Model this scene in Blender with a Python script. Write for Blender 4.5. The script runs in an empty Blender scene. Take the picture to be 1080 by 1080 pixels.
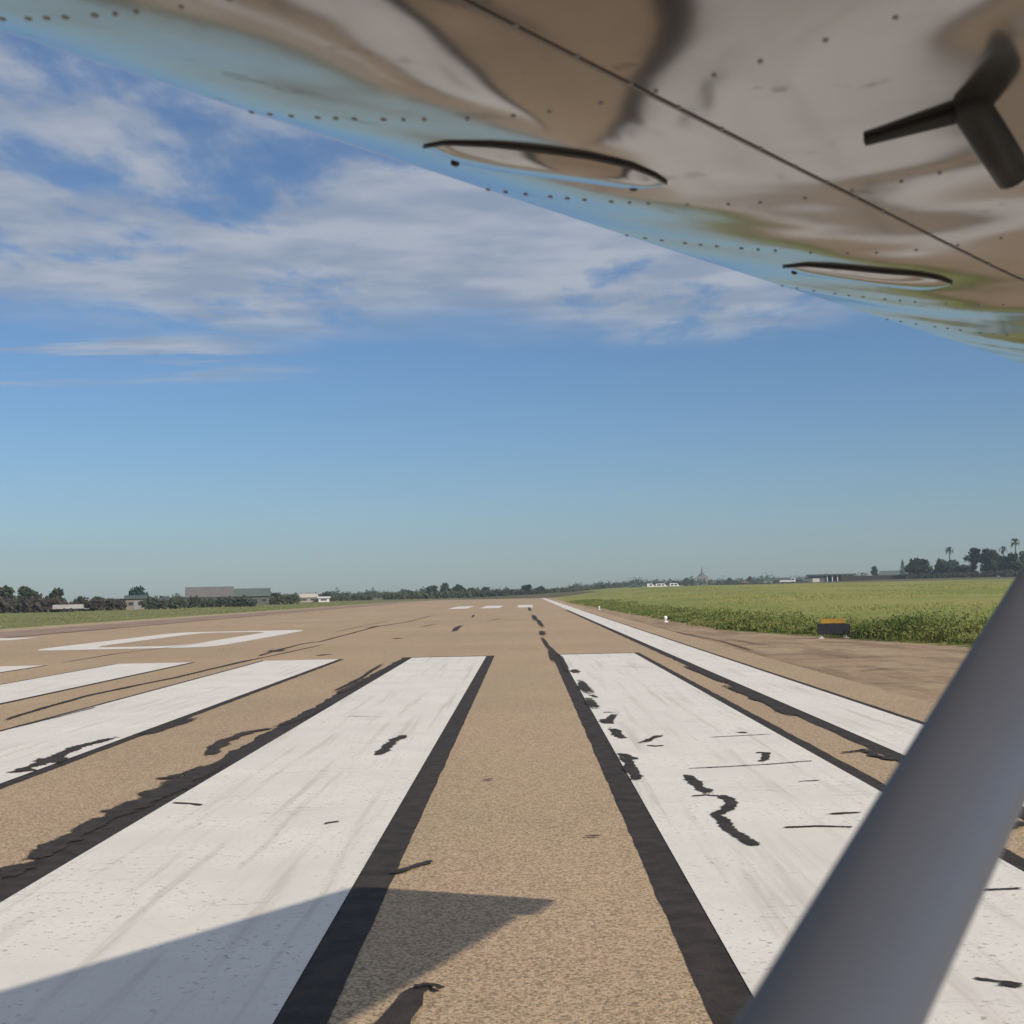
import bpy, bmesh, math, random
from mathutils import Vector, Matrix, noise as mnoise
from mathutils.bvhtree import BVHTree
C = bpy.context.scene.collection
SC = bpy.context.scene

# ------------------------------------------------------------------ camera
EYE = Vector((0, 0, 1.7)); FPX = 1350.0
PITCH, YAW, ROLL = 0.0619947, -0.0080840, -0.0213500
def cam_axes():
    cy, sy, cp, sp = math.cos(YAW), math.sin(YAW), math.cos(PITCH), math.sin(PITCH)
    F = Vector((sy*cp, cy*cp, sp)); R = Vector((cy, -sy, 0)); U = R.cross(F)
    cr, sr = math.cos(ROLL), math.sin(ROLL)
    return F, cr*R + sr*U, -sr*R + cr*U
FW, RT, UP = cam_axes()
cd = bpy.data.cameras.new('camera'); cam = bpy.data.objects.new('camera', cd); C.objects.link(cam)
cd.sensor_width = 36; cd.lens = 36*FPX/1080; cd.clip_start = 0.02; cd.clip_end = 20000
M = Matrix((RT, UP, -FW)).transposed().to_4x4(); M.translation = EYE; cam.matrix_world = M
cd.dof.use_dof = True; cd.dof.focus_distance = 14; cd.dof.aperture_fstop = 11
SC.camera = cam
HAZE = .00036

# ------------------------------------------------------------------ light, sky, exposure
SUN_EL = math.radians(30.71); SUN_VEC = Vector((.7112, -.7030, 0)).normalized()
SUN_ROT = math.atan2(SUN_VEC.x, SUN_VEC.y)
sd = bpy.data.lights.new('sun', 'SUN'); sd.energy = 4.75; sd.angle = math.radians(.53); sd.color = (1, .885, .74)
so = bpy.data.objects.new('sun', sd); C.objects.link(so)
sdir = Vector((SUN_VEC.x*math.cos(SUN_EL), SUN_VEC.y*math.cos(SUN_EL), math.sin(SUN_EL)))
so.rotation_euler = sdir.to_track_quat('Z', 'Y').to_euler(); so.location = (20, -20, 30)
SC.view_settings.view_transform = 'Standard'; SC.view_settings.look = 'None'
SC.view_settings.exposure = -0.11; SC.view_settings.gamma = 1

class NT:
    def __init__(s, tree): s.t = tree; s.n = tree.nodes; s.l = tree.links
    def new(s, typ, **kw):
        nd = s.n.new(typ)
        for k, v in kw.items():
            if hasattr(nd, k) and k not in ('Scale',): setattr(nd, k, v)
            else: nd.inputs[k.replace('_', ' ')].default_value = v
        return nd
    def put(s, sock, v):
        if isinstance(v, bpy.types.NodeSocket): s.l.new(v, sock)
        elif v is not None: sock.default_value = v
    def math(s, op, a, b=None, c=None, clamp=False):
        nd = s.n.new('ShaderNodeMath'); nd.operation = op; nd.use_clamp = clamp
        s.put(nd.inputs[0], a); s.put(nd.inputs[1], b); s.put(nd.inputs[2], c); return nd.outputs[0]
    def mix(s, fac, a, b, typ='MIX'):
        nd = s.n.new('ShaderNodeMix'); nd.data_type = 'RGBA'; nd.blend_type = typ
        s.put(nd.inputs[0], fac)
        for k, v in ((6, a), (7, b)):
            if isinstance(v, tuple) and len(v) == 3: v = (*v, 1)
            s.put(nd.inputs[k], v)
        return nd.outputs[2]
    def step(s, v, lo, hi):
        nd = s.n.new('ShaderNodeMapRange'); nd.interpolation_type = 'SMOOTHSTEP'
        s.put(nd.inputs[0], v); s.put(nd.inputs[1], lo); s.put(nd.inputs[2], hi); return nd.outputs[0]
    def noise(s, vec, scale, detail=4, rough=.5, dist=0):
        nd = s.n.new('ShaderNodeTexNoise'); s.put(nd.inputs['Vector'], vec)
        nd.inputs['Scale'].default_value = scale; nd.inputs['Detail'].default_value = detail
        nd.inputs['Roughness'].default_value = rough; nd.inputs['Distortion'].default_value = dist; return nd.outputs[0]
    def mapping(s, vec, scale=(1, 1, 1), loc=(0, 0, 0)):
        nd = s.n.new('ShaderNodeMapping'); s.put(nd.inputs[0], vec); nd.inputs['Scale'].default_value = scale
        nd.inputs['Location'].default_value = loc; return nd.outputs[0]

w = bpy.data.worlds.new("World"); SC.world = w; w.use_nodes = True
t = NT(w.node_tree); bg = t.n['Background']
sky = t.n.new('ShaderNodeTexSky'); sky.sky_type = 'NISHITA'; sky.sun_disc = False
sky.sun_elevation = SUN_EL; sky.sun_rotation = SUN_ROT; sky.air_density = 1.0; sky.dust_density = .38; sky.ozone_density = 7.5
SKY = 0.096
# broken cloud layer, high and ahead: a flat layer seen in perspective
tc = t.n.new('ShaderNodeTexCoord'); sep = t.n.new('ShaderNodeSeparateXYZ'); t.l.new(tc.outputs['Generated'], sep.inputs[0])
dx, dy, dz = sep.outputs
dzc = t.math('MAXIMUM', dz, .02)
qx = t.math('DIVIDE', dx, dzc); qy = t.math('DIVIDE', dy, dzc)
cmb = t.n.new('ShaderNodeCombineXYZ'); t.l.new(qx, cmb.inputs[0]); t.l.new(qy, cmb.inputs[1])
q = cmb.outputs[0]
rad = t.math('SQRT', t.math('ADD', t.math('MULTIPLY', qx, qx), t.math('MULTIPLY', qy, qy)))
n1 = t.noise(t.mapping(q, (1.15, .60, 1), (3.1, 7.3, 0)), 2.3, 9, .56, .1)
n2 = t.noise(t.mapping(q, (.8, .55, 1), (11.0, 2.0, 0)), .9, 2, .5)
cov = t.math('ADD', t.math('MULTIPLY', n1, .72), t.math('MULTIPLY', n2, .38))
edge = t.math('ADD', rad, t.math('MULTIPLY', t.math('SUBTRACT', n2, .5), 2.0))
gate = t.step(edge, 5.2, 4.3)
right_fade = t.step(qx, 1.9, .6)
cv = t.math('ADD', cov, t.math('MULTIPLY', t.step(qx, -1.6, .3), .06))
dens = t.math('ADD', t.math('MULTIPLY', t.step(cv, .485, .60), .62), t.math('MULTIPLY', t.step(cv, .40, .60), .38))
dens = t.math('MULTIPLY', t.math('MULTIPLY', dens, gate), right_fade)
# thin streaks lower down on the left
n3 = t.noise(t.mapping(q, (.55, 1.9, 1), (1.2, 4.4, 0)), 1.0, 5, .55)
st = t.math('MULTIPLY', t.step(n3, .50, .62), t.math('MULTIPLY', t.step(qy, 4.6, 5.0), t.step(qy, 6.0, 5.5)))
st = t.math('MULTIPLY', st, t.step(qx, -.7, -1.4))
alpha = t.math('MULTIPLY', t.math('MAXIMUM', dens, st), .80)
shade = t.noise(t.mapping(q, (1, 1.3, 1), (3.1, 7.55, 0)), 2.6, 4, .5)
ccol = t.mix(t.step(shade, .35, .68), (3.5, 4.0, 5.0), (5.4, 5.65, 6.2))
t.l.new(t.mix(alpha, sky.outputs[0], ccol), bg.inputs[0]); bg.inputs[1].default_value = SKY

# ------------------------------------------------------------------ helpers
def at(px, py, z=0.0):                                              # where a sight line meets the level z
    d = FW*FPX + RT*(px-540) - UP*(py-540)
    return EYE + d*((z-EYE.z)/d.z)
def ahead(px, dist):                                                # a ground point at a bearing and distance
    d = FW*FPX + RT*(px-540) - UP*(84); d.z = 0; d.normalize(); return Vector((d.x*dist, d.y*dist, 0))
def base_y(px, dist, z=0): return 623.5 - (px-553)*.02135 + FPX*(1.7-z)/dist
def size(pxlen, dist): return pxlen*dist/FPX

def obj(name, bm_or_me, mats, parent=None, smooth=False):
    if isinstance(bm_or_me, bmesh.types.BMesh):
        me = bpy.data.meshes.new(name); bm_or_me.to_mesh(me); bm_or_me.free()
    else: me = bm_or_me
    for m in (mats if isinstance(mats, (list, tuple)) else [mats]): me.materials.append(m)
    if smooth: me.polygons.foreach_set('use_smooth', [True]*len(me.polygons))
    o = bpy.data.objects.new(name, me); C.objects.link(o)
    if parent is not None: o.parent = parent
    return o
def tag(o, label, cat, group=None, kind=None):
    if label: o['label'] = label
    if cat: o['category'] = cat
    if group: o['group'] = group
    if kind: o['kind'] = kind
    return o
def thing(name, label, cat, loc=(0, 0, 0), rz=0, group=None):
    o = bpy.data.objects.new(name, None); C.objects.link(o); o.location = loc; o.rotation_euler = (0, 0, rz)
    o.empty_display_size = .2
    return tag(o, label, cat, group)
def structure(o): o['kind'] = 'structure'; return o
def dup(root, loc, rz, label):
    r = root.copy(); C.objects.link(r); r.location = loc; r.rotation_euler = (0, 0, rz); r['label'] = label
    for ch in list(root.children):
        c = ch.copy(); C.objects.link(c); c.parent = r
        for g in ch.children:
            d = g.copy(); C.objects.link(d); d.parent = c
    return r
def box(bm, x0, x1, y0, y1, z0, z1, bev=0, mi=0):
    vs = [bm.verts.new(p) for p in ((x0,y0,z0),(x1,y0,z0),(x1,y1,z0),(x0,y1,z0),(x0,y0,z1),(x1,y0,z1),(x1,y1,z1),(x0,y1,z1))]
    fs = [bm.faces.new([vs[i] for i in f]) for f in ((3,2,1,0),(4,5,6,7),(0,1,5,4),(1,2,6,5),(2,3,7,6),(3,0,4,7))]
    for f in fs: f.material_index = mi
    if bev:
        es = list({e for f in fs for e in f.edges})
        bmesh.ops.bevel(bm, geom=es, offset=bev, segments=2, affect='EDGES')
def bx(*a, **k):
    bm = bmesh.new(); box(bm, *a, **k); return bm
def tube(bm, pts, rad, n=10, cap=True, mi=0):
    pts = [Vector(p) for p in pts]; rings = []
    rad = rad if isinstance(rad, (list, tuple)) else [rad]*len(pts)
    ref = None
    for i, p in enumerate(pts):
        d = (pts[min(i+1, len(pts)-1)] - pts[max(i-1, 0)]).normalized()
        if ref is None: ref = d.orthogonal().normalized()
        a = (ref - d*ref.dot(d)).normalized(); ref = a; b = d.cross(a)
        rings.append([bm.verts.new(p + (a*math.cos(2*math.pi*k/n) + b*math.sin(2*math.pi*k/n))*rad[i]) for k in range(n)])
    for r0, r1 in zip(rings, rings[1:]):
        for k in range(n): bm.faces.new((r0[k], r0[(k+1) % n], r1[(k+1) % n], r1[k])).material_index = mi
    if cap:
        bm.faces.new(rings[0][::-1]).material_index = mi; bm.faces.new(rings[-1]).material_index = mi
def quadsheet(pts, z):
    bm = bmesh.new(); bm.faces.new([bm.verts.new((p[0], p[1], z)) for p in pts])
    bm.normal_update()
    if bm.faces[:][0].normal.z < 0: bmesh.ops.reverse_faces(bm, faces=bm.faces[:])
    return bm
def rect(x0, x1, y0, y1, z): return quadsheet([(x0, y0), (x1, y0), (x1, y1), (x0, y1)], z)

# ------------------------------------------------------------------ materials
def mat(name, base=(.5, .5, .5), rough=.6, metal=0, var=0, vscale=3, bump=0, bscale=20, spec=.5):
    m = bpy.data.materials.new(name); m.use_nodes = True; T = NT(m.node_tree); b = T.n['Principled BSDF']
    b.inputs['Roughness'].default_value = rough; b.inputs['Metallic'].default_value = metal
    b.inputs['Specular IOR Level'].default_value = spec
    co = T.n.new('ShaderNodeTexCoord').outputs['Object']
    if var:
        nz = T.noise(co, vscale, 5, .6)
        T.l.new(T.mix(T.step(nz, .3, .7), tuple(c*(1-var) for c in base), tuple(min(1, c*(1+var)) for c in base)), b.inputs['Base Color'])
    else: b.inputs['Base Color'].default_value = (*base, 1)
    if bump:
        bp = T.n.new('ShaderNodeBump'); bp.inputs['Strength'].default_value = bump; bp.inputs['Distance'].default_value = .02
        T.l.new(T.noise(co, bscale, 5, .6), bp.inputs['Height']); T.l.new(bp.outputs[0], b.inputs['Normal'])
    return m

def asphalt_mat():
    m = bpy.data.materials.new('aged_asphalt'); m.use_nodes = True; T = NT(m.node_tree); b = T.n['Principled BSDF']
    co = T.n.new('ShaderNodeTexCoord').outputs['Object']
    big = T.noise(co, .11, 5, .6); lanes = T.noise(T.mapping(co, (.9, .045, 1)), 1.0, 5, .6)
    mid = T.noise(co, 1.4, 5, .6)
    col = T.mix(T.step(big, .34, .66), (.355, .265, .165), (.47, .34, .205))
    pt = T.noise(T.mapping(co, (.5, .16, 1), (40, 3, 0)), .8, 5, .6); col = T.mix(T.math('MULTIPLY', T.step(pt, .50, .66), .45), col, (.44, .285, .205))
    pg = T.noise(T.mapping(co, (.6, .10, 1), (7, 31, 0)), .7, 5, .6); col = T.mix(T.math('MULTIPLY', T.step(pg, .52, .66), .40), col, (.36, .30, .17))
    col = T.mix(T.math('MULTIPLY', T.step(lanes, .48, .68), .45), col, (.35, .255, .165))
    col = T.mix(T.math('MULTIPLY', T.step(mid, .42, .70), .22), col, (.40, .30, .195))
    vo = T.n.new('ShaderNodeTexVoronoi'); vo.inputs['Scale'].default_value = 74; T.l.new(co, vo.inputs['Vector'])
    sp = T.n.new('ShaderNodeSeparateColor'); T.l.new(vo.outputs['Color'], sp.inputs[0])
    stone = T.mix(T.step(sp.outputs[0], .0, 1.0), (.20, .145, .09), (.72, .56, .39))
    stone = T.mix(T.step(sp.outputs[1], .82, .86), stone, (.62, .42, .27))
    stone = T.mix(T.step(sp.outputs[2], .88, .92), stone, (.07, .055, .045))
    col = T.mix(.46, col, stone)
    T.l.new(T.mix(T.math('MULTIPLY', T.step(vo.outputs['Distance'], .60, .95), .6), col, (.13, .10, .07)), b.inputs['Base Color'])
    b.inputs['Roughness'].default_value = .9; b.inputs['Specular IOR Level'].default_value = .2
    bp = T.n.new('ShaderNodeBump'); bp.inputs['Strength'].default_value = .5; bp.inputs['Distance'].default_value = .004; bp.invert = True
    T.l.new(vo.outputs['Distance'], bp.inputs['Height']); T.l.new(bp.outputs[0], b.inputs['Normal'])
    return m
def paint_mat():
    m = bpy.data.materials.new('worn_white_paint'); m.use_nodes = True; T = NT(m.node_tree); b = T.n['Principled BSDF']
    co = T.n.new('ShaderNodeTexCoord').outputs['Object']
    mid = T.noise(co, .9, 6, .62); streak = T.noise(T.mapping(co, (7, .22, 1)), 1.0, 6, .65)
    fine = T.noise(co, 55, 3, .6); pit = T.noise(co, 22, 3, .7)
    col = T.mix(T.step(mid, .3, .72), (.70, .66, .595), (.79, .745, .675))
    col = T.mix(T.math('MULTIPLY', T.step(streak, .50, .70), .62), col, (.52, .475, .41))
    col = T.mix(T.math('MULTIPLY', T.step(fine, .5, .8), .35), col, (.52, .48, .42))
    wear = T.math('MULTIPLY', T.step(pit, .58, .68), T.step(mid, .38, .58))
    col = T.mix(T.math('MULTIPLY', wear, .75), col, (.30, .25, .19))
    cr = T.noise(T.mapping(co, (.35, 3.2, 1)), 1.0, 5, .6, .4)       # hairline cracks across the stripe
    hair = T.math('COMPARE', cr, .5, .0026)
    hair = T.math('MULTIPLY', hair, T.step(T.noise(co, .8, 2, .5), .5, .62))
    col = T.mix(T.math('MULTIPLY', hair, .6), col, (.22, .18, .14))
    T.l.new(col, b.inputs['Base Color']); b.inputs['Roughness'].default_value = .75; b.inputs['Specular IOR Level'].default_value = .3
    bp = T.n.new('ShaderNodeBump'); bp.inputs['Strength'].default_value = .35; bp.inputs['Distance'].default_value = .004
    T.l.new(fine, bp.inputs['Height']); T.l.new(bp.outputs[0], b.inputs['Normal'])
    return m
def tar_mat():
    return mat('black_tar', (.040, .032, .027), .85, var=.35, vscale=6, bump=.4, bscale=40, spec=.3)
def soil_mat():
    m = bpy.data.materials.new('bare_soil'); m.use_nodes = True; T = NT(m.node_tree); b = T.n['Principled BSDF']
    co = T.n.new('ShaderNodeTexCoord').outputs['Object']
    a = T.noise(co, .25, 6, .65); f = T.noise(co, 3.5, 6, .7); g = T.noise(T.mapping(co, (1.2, .25, 1)), .8, 5, .6)
    col = T.mix(T.step(a, .35, .65), (.35, .25, .165), (.42, .32, .21))
    col = T.mix(T.math('MULTIPLY', T.step(g, .46, .62), .7), col, (.24, .165, .11))
    h2 = T.noise(T.mapping(co, (.5, 1.6, 1)), .55, 6, .7); col = T.mix(T.math('MULTIPLY', T.step(h2, .52, .64), .55), col, (.17, .13, .085))
    col = T.mix(T.math('MULTIPLY', T.step(f, .5, .7), .5), col, (.19, .14, .09))
    T.l.new(col, b.inputs['Base Color']); b.inputs['Roughness'].default_value = .95; b.inputs['Specular IOR Level'].default_value = .1
    bp = T.n.new('ShaderNodeBump'); bp.inputs['Strength'].default_value = .8; bp.inputs['Distance'].default_value = .06
    T.l.new(f, bp.inputs['Height']); T.l.new(bp.outputs[0], b.inputs['Normal'])
    return m
def turf_mat(name, c1, c2, c3, s=.12):
    m = bpy.data.materials.new(name); m.use_nodes = True; T = NT(m.node_tree); b = T.n['Principled BSDF']
    co = T.n.new('ShaderNodeTexCoord').outputs['Object']
    a = T.noise(T.mapping(co, (1, .55, 1)), s, 6, .68); f = T.noise(co, s*9, 5, .65); g = T.noise(co, s*60, 3, .6)
    col = T.mix(T.step(a, .38, .62), c1, c2); col = T.mix(T.math('MULTIPLY', T.step(f, .45, .7), .6), col, c3)
    col = T.mix(T.math('MULTIPLY', T.step(g, .45, .75), .35), col, tuple(k*.45 for k in c1))
    T.l.new(col, b.inputs['Base Color']); b.inputs['Roughness'].default_value = .9; b.inputs['Specular IOR Level'].default_value = .15
    return m
def leaf_mat(name, c1, c2, s=.9):
    m = bpy.data.materials.new(name); m.use_nodes = True; T = NT(m.node_tree); b = T.n['Principled BSDF']
    co = T.n.new('ShaderNodeTexCoord').outputs['Object']
    a = T.noise(co, s, 4, .6)
    T.l.new(T.mix(T.step(a, .35, .65), c1, c2), b.inputs['Base Color']); b.inputs['Roughness'].default_value = .7
    b.inputs['Specular IOR Level'].default_value = .2
    return m
def metal_skin_mat():
    m = bpy.data.materials.new('polished_skin'); m.use_nodes = True; T = NT(m.node_tree); b = T.n['Principled BSDF']
    co = T.n.new('ShaderNodeTexCoord').outputs['Object']
    dirt = T.noise(co, 2.5, 6, .65); sp = T.noise(co, 11, 4, .6)
    col = T.mix(T.step(dirt, .35, .7), (.335, .325, .318), (.265, .255, .248))
    col = T.mix(T.math('MULTIPLY', T.step(sp, .62, .69), .75), col, (.11, .098, .088))
    T.l.new(col, b.inputs['Base Color']); b.inputs['Metallic'].default_value = .96; b.inputs['Specular Tint'].default_value = (1, 1, 1, 1)
    rg = T.math('ADD', T.math('MULTIPLY', dirt, .09), .055); T.l.new(rg, b.inputs['Roughness'])
    big = T.noise(co, 2.3, 1, .4); sm = T.noise(co, 6.5, 1, .5)
    hgt = T.math('ADD', big, T.math('MULTIPLY', sm, .05))
    bp = T.n.new('ShaderNodeBump'); bp.inputs['Strength'].default_value = 1.0; bp.inputs['Distance'].default_value = .019
    T.l.new(hgt, bp.inputs['Height']); T.l.new(bp.outputs[0], b.inputs['Normal'])
    return m

ASPH, PAINT, TAR, SOIL = asphalt_mat(), paint_mat(), tar_mat(), soil_mat()
OLDASPH = mat('dark_shoulder', (.30, .215, .165), .9, var=.22, vscale=.5, bump=.4, bscale=8, spec=.2)
TURF = turf_mat('green_turf', (.155, .17, .06), (.20, .205, .075), (.24, .225, .11))
FIELD = turf_mat('field_grass', (.185, .225, .05), (.30, .285, .085), (.34, .295, .12), .05)
WEED = leaf_mat('weed_leaf', (.050, .080, .016), (.165, .175, .048), .6)
SKIN = metal_skin_mat()

# ------------------------------------------------------------------ the setting: ground, runway, shoulders
structure(obj('ground', rect(-1490, 1490, -440, 1490, -.03), turf_mat('plain', (.16, .15, .06), (.20, .18, .08), (.22, .19, .10), .02)))
RW_END = 305.0
structure(obj('runway', quadsheet([(-26.2, -60), (5.6, -60), (6.2, RW_END), (-21.5, RW_END)], .0), ASPH))
def field_z(x, y):
    r = math.hypot(x, y)
    return 1.95*max(0, min(1, (r-45)/260))**1.3 * max(0, min(1, (x-7)/25)) + .25*max(0, min(1, (x-9)/12))

def strip_mesh(left, right, z0, nx=6, jag=0):
    """ground ribbon between two polylines of equal length"""
    bm = bmesh.new(); rows = []
    for a, b in zip(left, right):
        rows.append([bm.verts.new((a[0]+(b[0]-a[0])*i/nx, a[1]+(b[1]-a[1])*i/nx, z0)) for i in range(nx+1)])
    for r0, r1 in zip(rows, rows[1:]):
        for i in range(nx): bm.faces.new((r0[i], r0[i+1], r1[i+1], r1[i]))
    return bm
ys = [-60, 0, 20, 30, 40, 55, 75, 100, 140, 200, 300]
structure(obj('dirt_shoulder', strip_mesh([(5.5, y) for y in ys], [(24, y) for y in ys], -.012), SOIL))
structure(obj('side_strip', strip_mesh([(-31.8 + y*.02, y) for y in ys], [(-26.0 + y*.014, y) for y in ys], -.008), OLDASPH))
structure(obj('dirt_verge', strip_mesh([(-36.5 + y*.032, y) for y in ys], [(-31.5 + y*.02, y) for y in ys], -.016),
              mat('pale_verge', (.40, .32, .20), .95, var=.2, vscale=.6, spec=.1)))
bm = bmesh.new(); rows = []                                          # rising field to the right
xs = [7.2, 9, 11, 14, 18, 24, 34, 50, 75, 110, 160, 230, 330, 480, 700]
yy = [-40, 10, 20, 26, 30, 34, 38, 42, 46, 50, 58, 68, 80, 95, 115, 140, 170, 210, 260, 330, 420, 520, 700]
def field_edge(y):
    pts = [(-40, 15.5), (20, 15.5), (26, 14.0), (34, 11.6), (42, 9.9), (50, 8.0), (72, 7.7), (170, 6.9), (700, 6.9)]
    for (a, xa), (b, xb) in zip(pts, pts[1:]):
        if a <= y <= b: return xa + (xb-xa)*(y-a)/(b-a)
    return pts[-1][1]
for y in yy:
    e = field_edge(y); r = []
    for x in xs:
        X = e + (x-7.2)
        r.append(bm.verts.new((X, y, -.01 if x == 7.2 else field_z(X, y) + .10*mnoise.noise(Vector((X*.12, y*.08, 0))))))
    rows.append(r)
for r0, r1 in zip(rows, rows[1:]):
    for i in range(len(xs)-1): bm.faces.new((r0[i], r0[i+1], r1[i+1], r1[i]))
structure(obj('field', bm, FIELD, smooth=True))

# grass and weeds: blades grown in tufts
def blades(bm, p, h, n, spread, wid, rnd):
    for _ in range(n):
        a = rnd.uniform(0, 6.283); r = spread*math.sqrt(rnd.random()); b = Vector((p[0]+math.cos(a)*r, p[1]+math.sin(a)*r, p[2]))
        hh = h*rnd.uniform(.55, 1.1); la = rnd.uniform(0, 6.283); lean = hh*rnd.uniform(.1, .55)
        tip = b + Vector((math.cos(la)*lean, math.sin(la)*lean, hh)); mid = b.lerp(tip, .55) + Vector((0, 0, hh*.12))
        fa = rnd.uniform(0, 3.1416); s = Vector((math.cos(fa), math.sin(fa), 0))*wid*rnd.uniform(.6, 1.2)
        v = [bm.verts.new(q) for q in (b-s*.5, b+s*.5, mid+s*.55, mid-s*.55, tip)]
        bm.faces.new((v[0], v[1], v[2], v[3])); bm.faces.new((v[3], v[2], v[4]))
def leafcloud(bm, c, rx, ry, rz, n, s, r, shell=.55):
    for _ in range(n):
        d = Vector((r.gauss(0, 1), r.gauss(0, 1), r.gauss(0, 1))).normalized()*(shell + (1-shell)*r.random())
        p = Vector((c[0]+d.x*rx, c[1]+d.y*ry, c[2]+d.z*rz))
        a = Vector((r.gauss(0, 1), r.gauss(0, 1), r.gauss(0, 1))).normalized(); b = a.orthogonal().normalized(); k = s*r.uniform(.6, 1.3)
        vs = [bm.verts.new(p + a*k*.9), bm.verts.new(p + b*k*.5), bm.verts.new(p - a*k*.9), bm.verts.new(p - b*k*.5)]
        bm.faces.new(vs)
rnd = random.Random(5); bm = bmesh.new()
for i in range(4200):                                                # the weedy bank along the runway
    y = 22 + 170*rnd.random()**1.9; e = field_edge(y); k = 1 + (y-22)/80
    lump = .55 + .75*mnoise.noise(Vector((y*.27, 3, 1))) ; off = abs(rnd.gauss(0, 1.5)) + rnd.uniform(-.1, .6)
    x = e + off + .6*mnoise.noise(Vector((y*.30, 3, 1)))
    near = max(.30, 1.05 - (y-30)/90)*(1.25 if y < 37 else 1)
    hh = near*(.16 + .78*max(0, lump + .25*mnoise.noise(Vector((x*.6, y*.5, 7)))))*min(1, .45+off*.5)
    z0 = max(-.01, field_z(x, y)-.03)
    leafcloud(bm, (x, y, z0 + hh*.5), .30*k, .30*k, hh*.55, 22, .048*k, rnd, .3)
    if i % 2: blades(bm, (x, y, z0), hh*.95, 5, .3*k, .022*k, rnd)
tag(obj('weeds', bm, WEED), None, None, None, 'stuff')
bm = bmesh.new()
for i in range(17000):                                               # shorter field grass behind it
    y = 24 + 230*rnd.random()**1.9; e = field_edge(y); x = e + .6 + (12 + y*.62)*rnd.random()
    k = 1 + y/45
    hh = max(.05, .12 + .16*mnoise.noise(Vector((x*.10, y*.05, 2))))
    blades(bm, (x, y, field_z(x, y)-.05), hh, 6, .6*k, .012*k, rnd)
tag(obj('field_grass', bm, leaf_mat('dry_grass', (.20, .235, .055), (.30, .28, .09), .05)), None, None, None, 'stuff')
bm = bmesh.new()
for i in range(3600):                                                # turf left of the runway
    y = 60 + 230*rnd.random()**1.3; x = -37 + y*.031 - abs(rnd.gauss(0, 1))*(8 + y*.16)
    k = 1 + y/60
    blades(bm, (x, y, -.03), .10 + .07*mnoise.noise(Vector((x*.1, y*.1, 5))), 4, .6*k, .03*k, rnd)
tag(obj('turf', bm, leaf_mat('turf_leaf', (.15, .17, .055), (.20, .20, .08), .08)), None, None, None, 'stuff')
structure(obj('turf_strip', strip_mesh([(-190, y) for y in ys], [(-35.5 + y*.03, y) for y in ys], -.022), TURF))

# ------------------------------------------------------------------ runway markings
Z1, Z2, Z3 = .004, .008, .012
def jagged_ribbon(x0, x1, y0, y1, z, ja, jb, seed, step=.09):
    """long sheet along y whose two sides wander a little"""
    r = random.Random(seed); bm = bmesh.new(); prev = None; n = int((y1-y0)/step)
    for i in range(n+1):
        y = y0 + (y1-y0)*i/n
        a = x0 + ja*(mnoise.noise(Vector((y*1.3, seed, 0))) + .6*mnoise.noise(Vector((y*4.1, seed, 3)))) + .006*mnoise.noise(Vector((y*13, seed, 6))); b = x1 + jb*mnoise.noise(Vector((y*1.7, seed, 9))) + .007*mnoise.noise(Vector((y*12, seed, 8)))
        cur = (bm.verts.new((a, y, z)), bm.verts.new((b, y, z)))
        if prev: bm.faces.new((prev[0], prev[1], cur[1], cur[0]))
        prev = cur
    return bm
A, W, G = .911, 1.962, 1.9466
stripes = [  # right to left: edges, border widths (left, right), words
    (A, A+W, .21, .15, 'nearest white threshold stripe right of the lane, crossed by a zigzag tar crack'),
    (A-G-W, A-G, .26, .215, 'widest-looking white threshold stripe left of the lane, half in the wing shadow'),
    (A-2*G-2*W, A-2*G-W, .10, .14, 'white threshold stripe second to the left of the lane, ragged tar line along it'),
    (A-3*G-3*W, A-3*G-2*W, .10, .10, 'white threshold stripe third to the left of the lane, ending before the big numeral'),
    (A-4*G-4*W, A-4*G-3*W, .08, .08, 'leftmost white threshold stripe, only a short tip in view below the numeral')]
for i, (a, b, bl, br, lab) in enumerate(stripes):
    o = obj('threshold_stripe', rect(a, b, -16, 34.03, Z2), PAINT); tag(o, lab, 'runway marking', 'white threshold stripes', 'thing')
    bm = jagged_ribbon(a-bl, b+br, -16, 34.1 + (.25 if i < 2 else 0), Z1, (.012, .075, .02, .015, .015)[i], (.022, .010, .02, .015, .015)[i], i+1)
    obj('stripe_border', bm, TAR, o)
o = obj('edge_line', quadsheet([(3.677, -60), (4.709, -60), (4.80, 300), (3.85, 300)], Z2), PAINT)
tag(o, 'long continuous white line running along the right edge of the runway', 'runway marking', None, 'thing')
obj('line_border', jagged_ribbon(3.52, 4.84, -30, 110, Z1, .035, .012, 21, .4), TAR, o)
for i, (x0, x1) in enumerate(((-8.1, -6.05), (-4.65, -2.6), (-.75, .95))):
    o = obj('touchdown_bar', rect(x0, x1, 134, 157, Z2), PAINT)
    tag(o, ('left', 'middle', 'right')[i] + ' one of three short white bars far down the runway', 'runway marking', 'white touchdown bars', 'thing')
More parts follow.
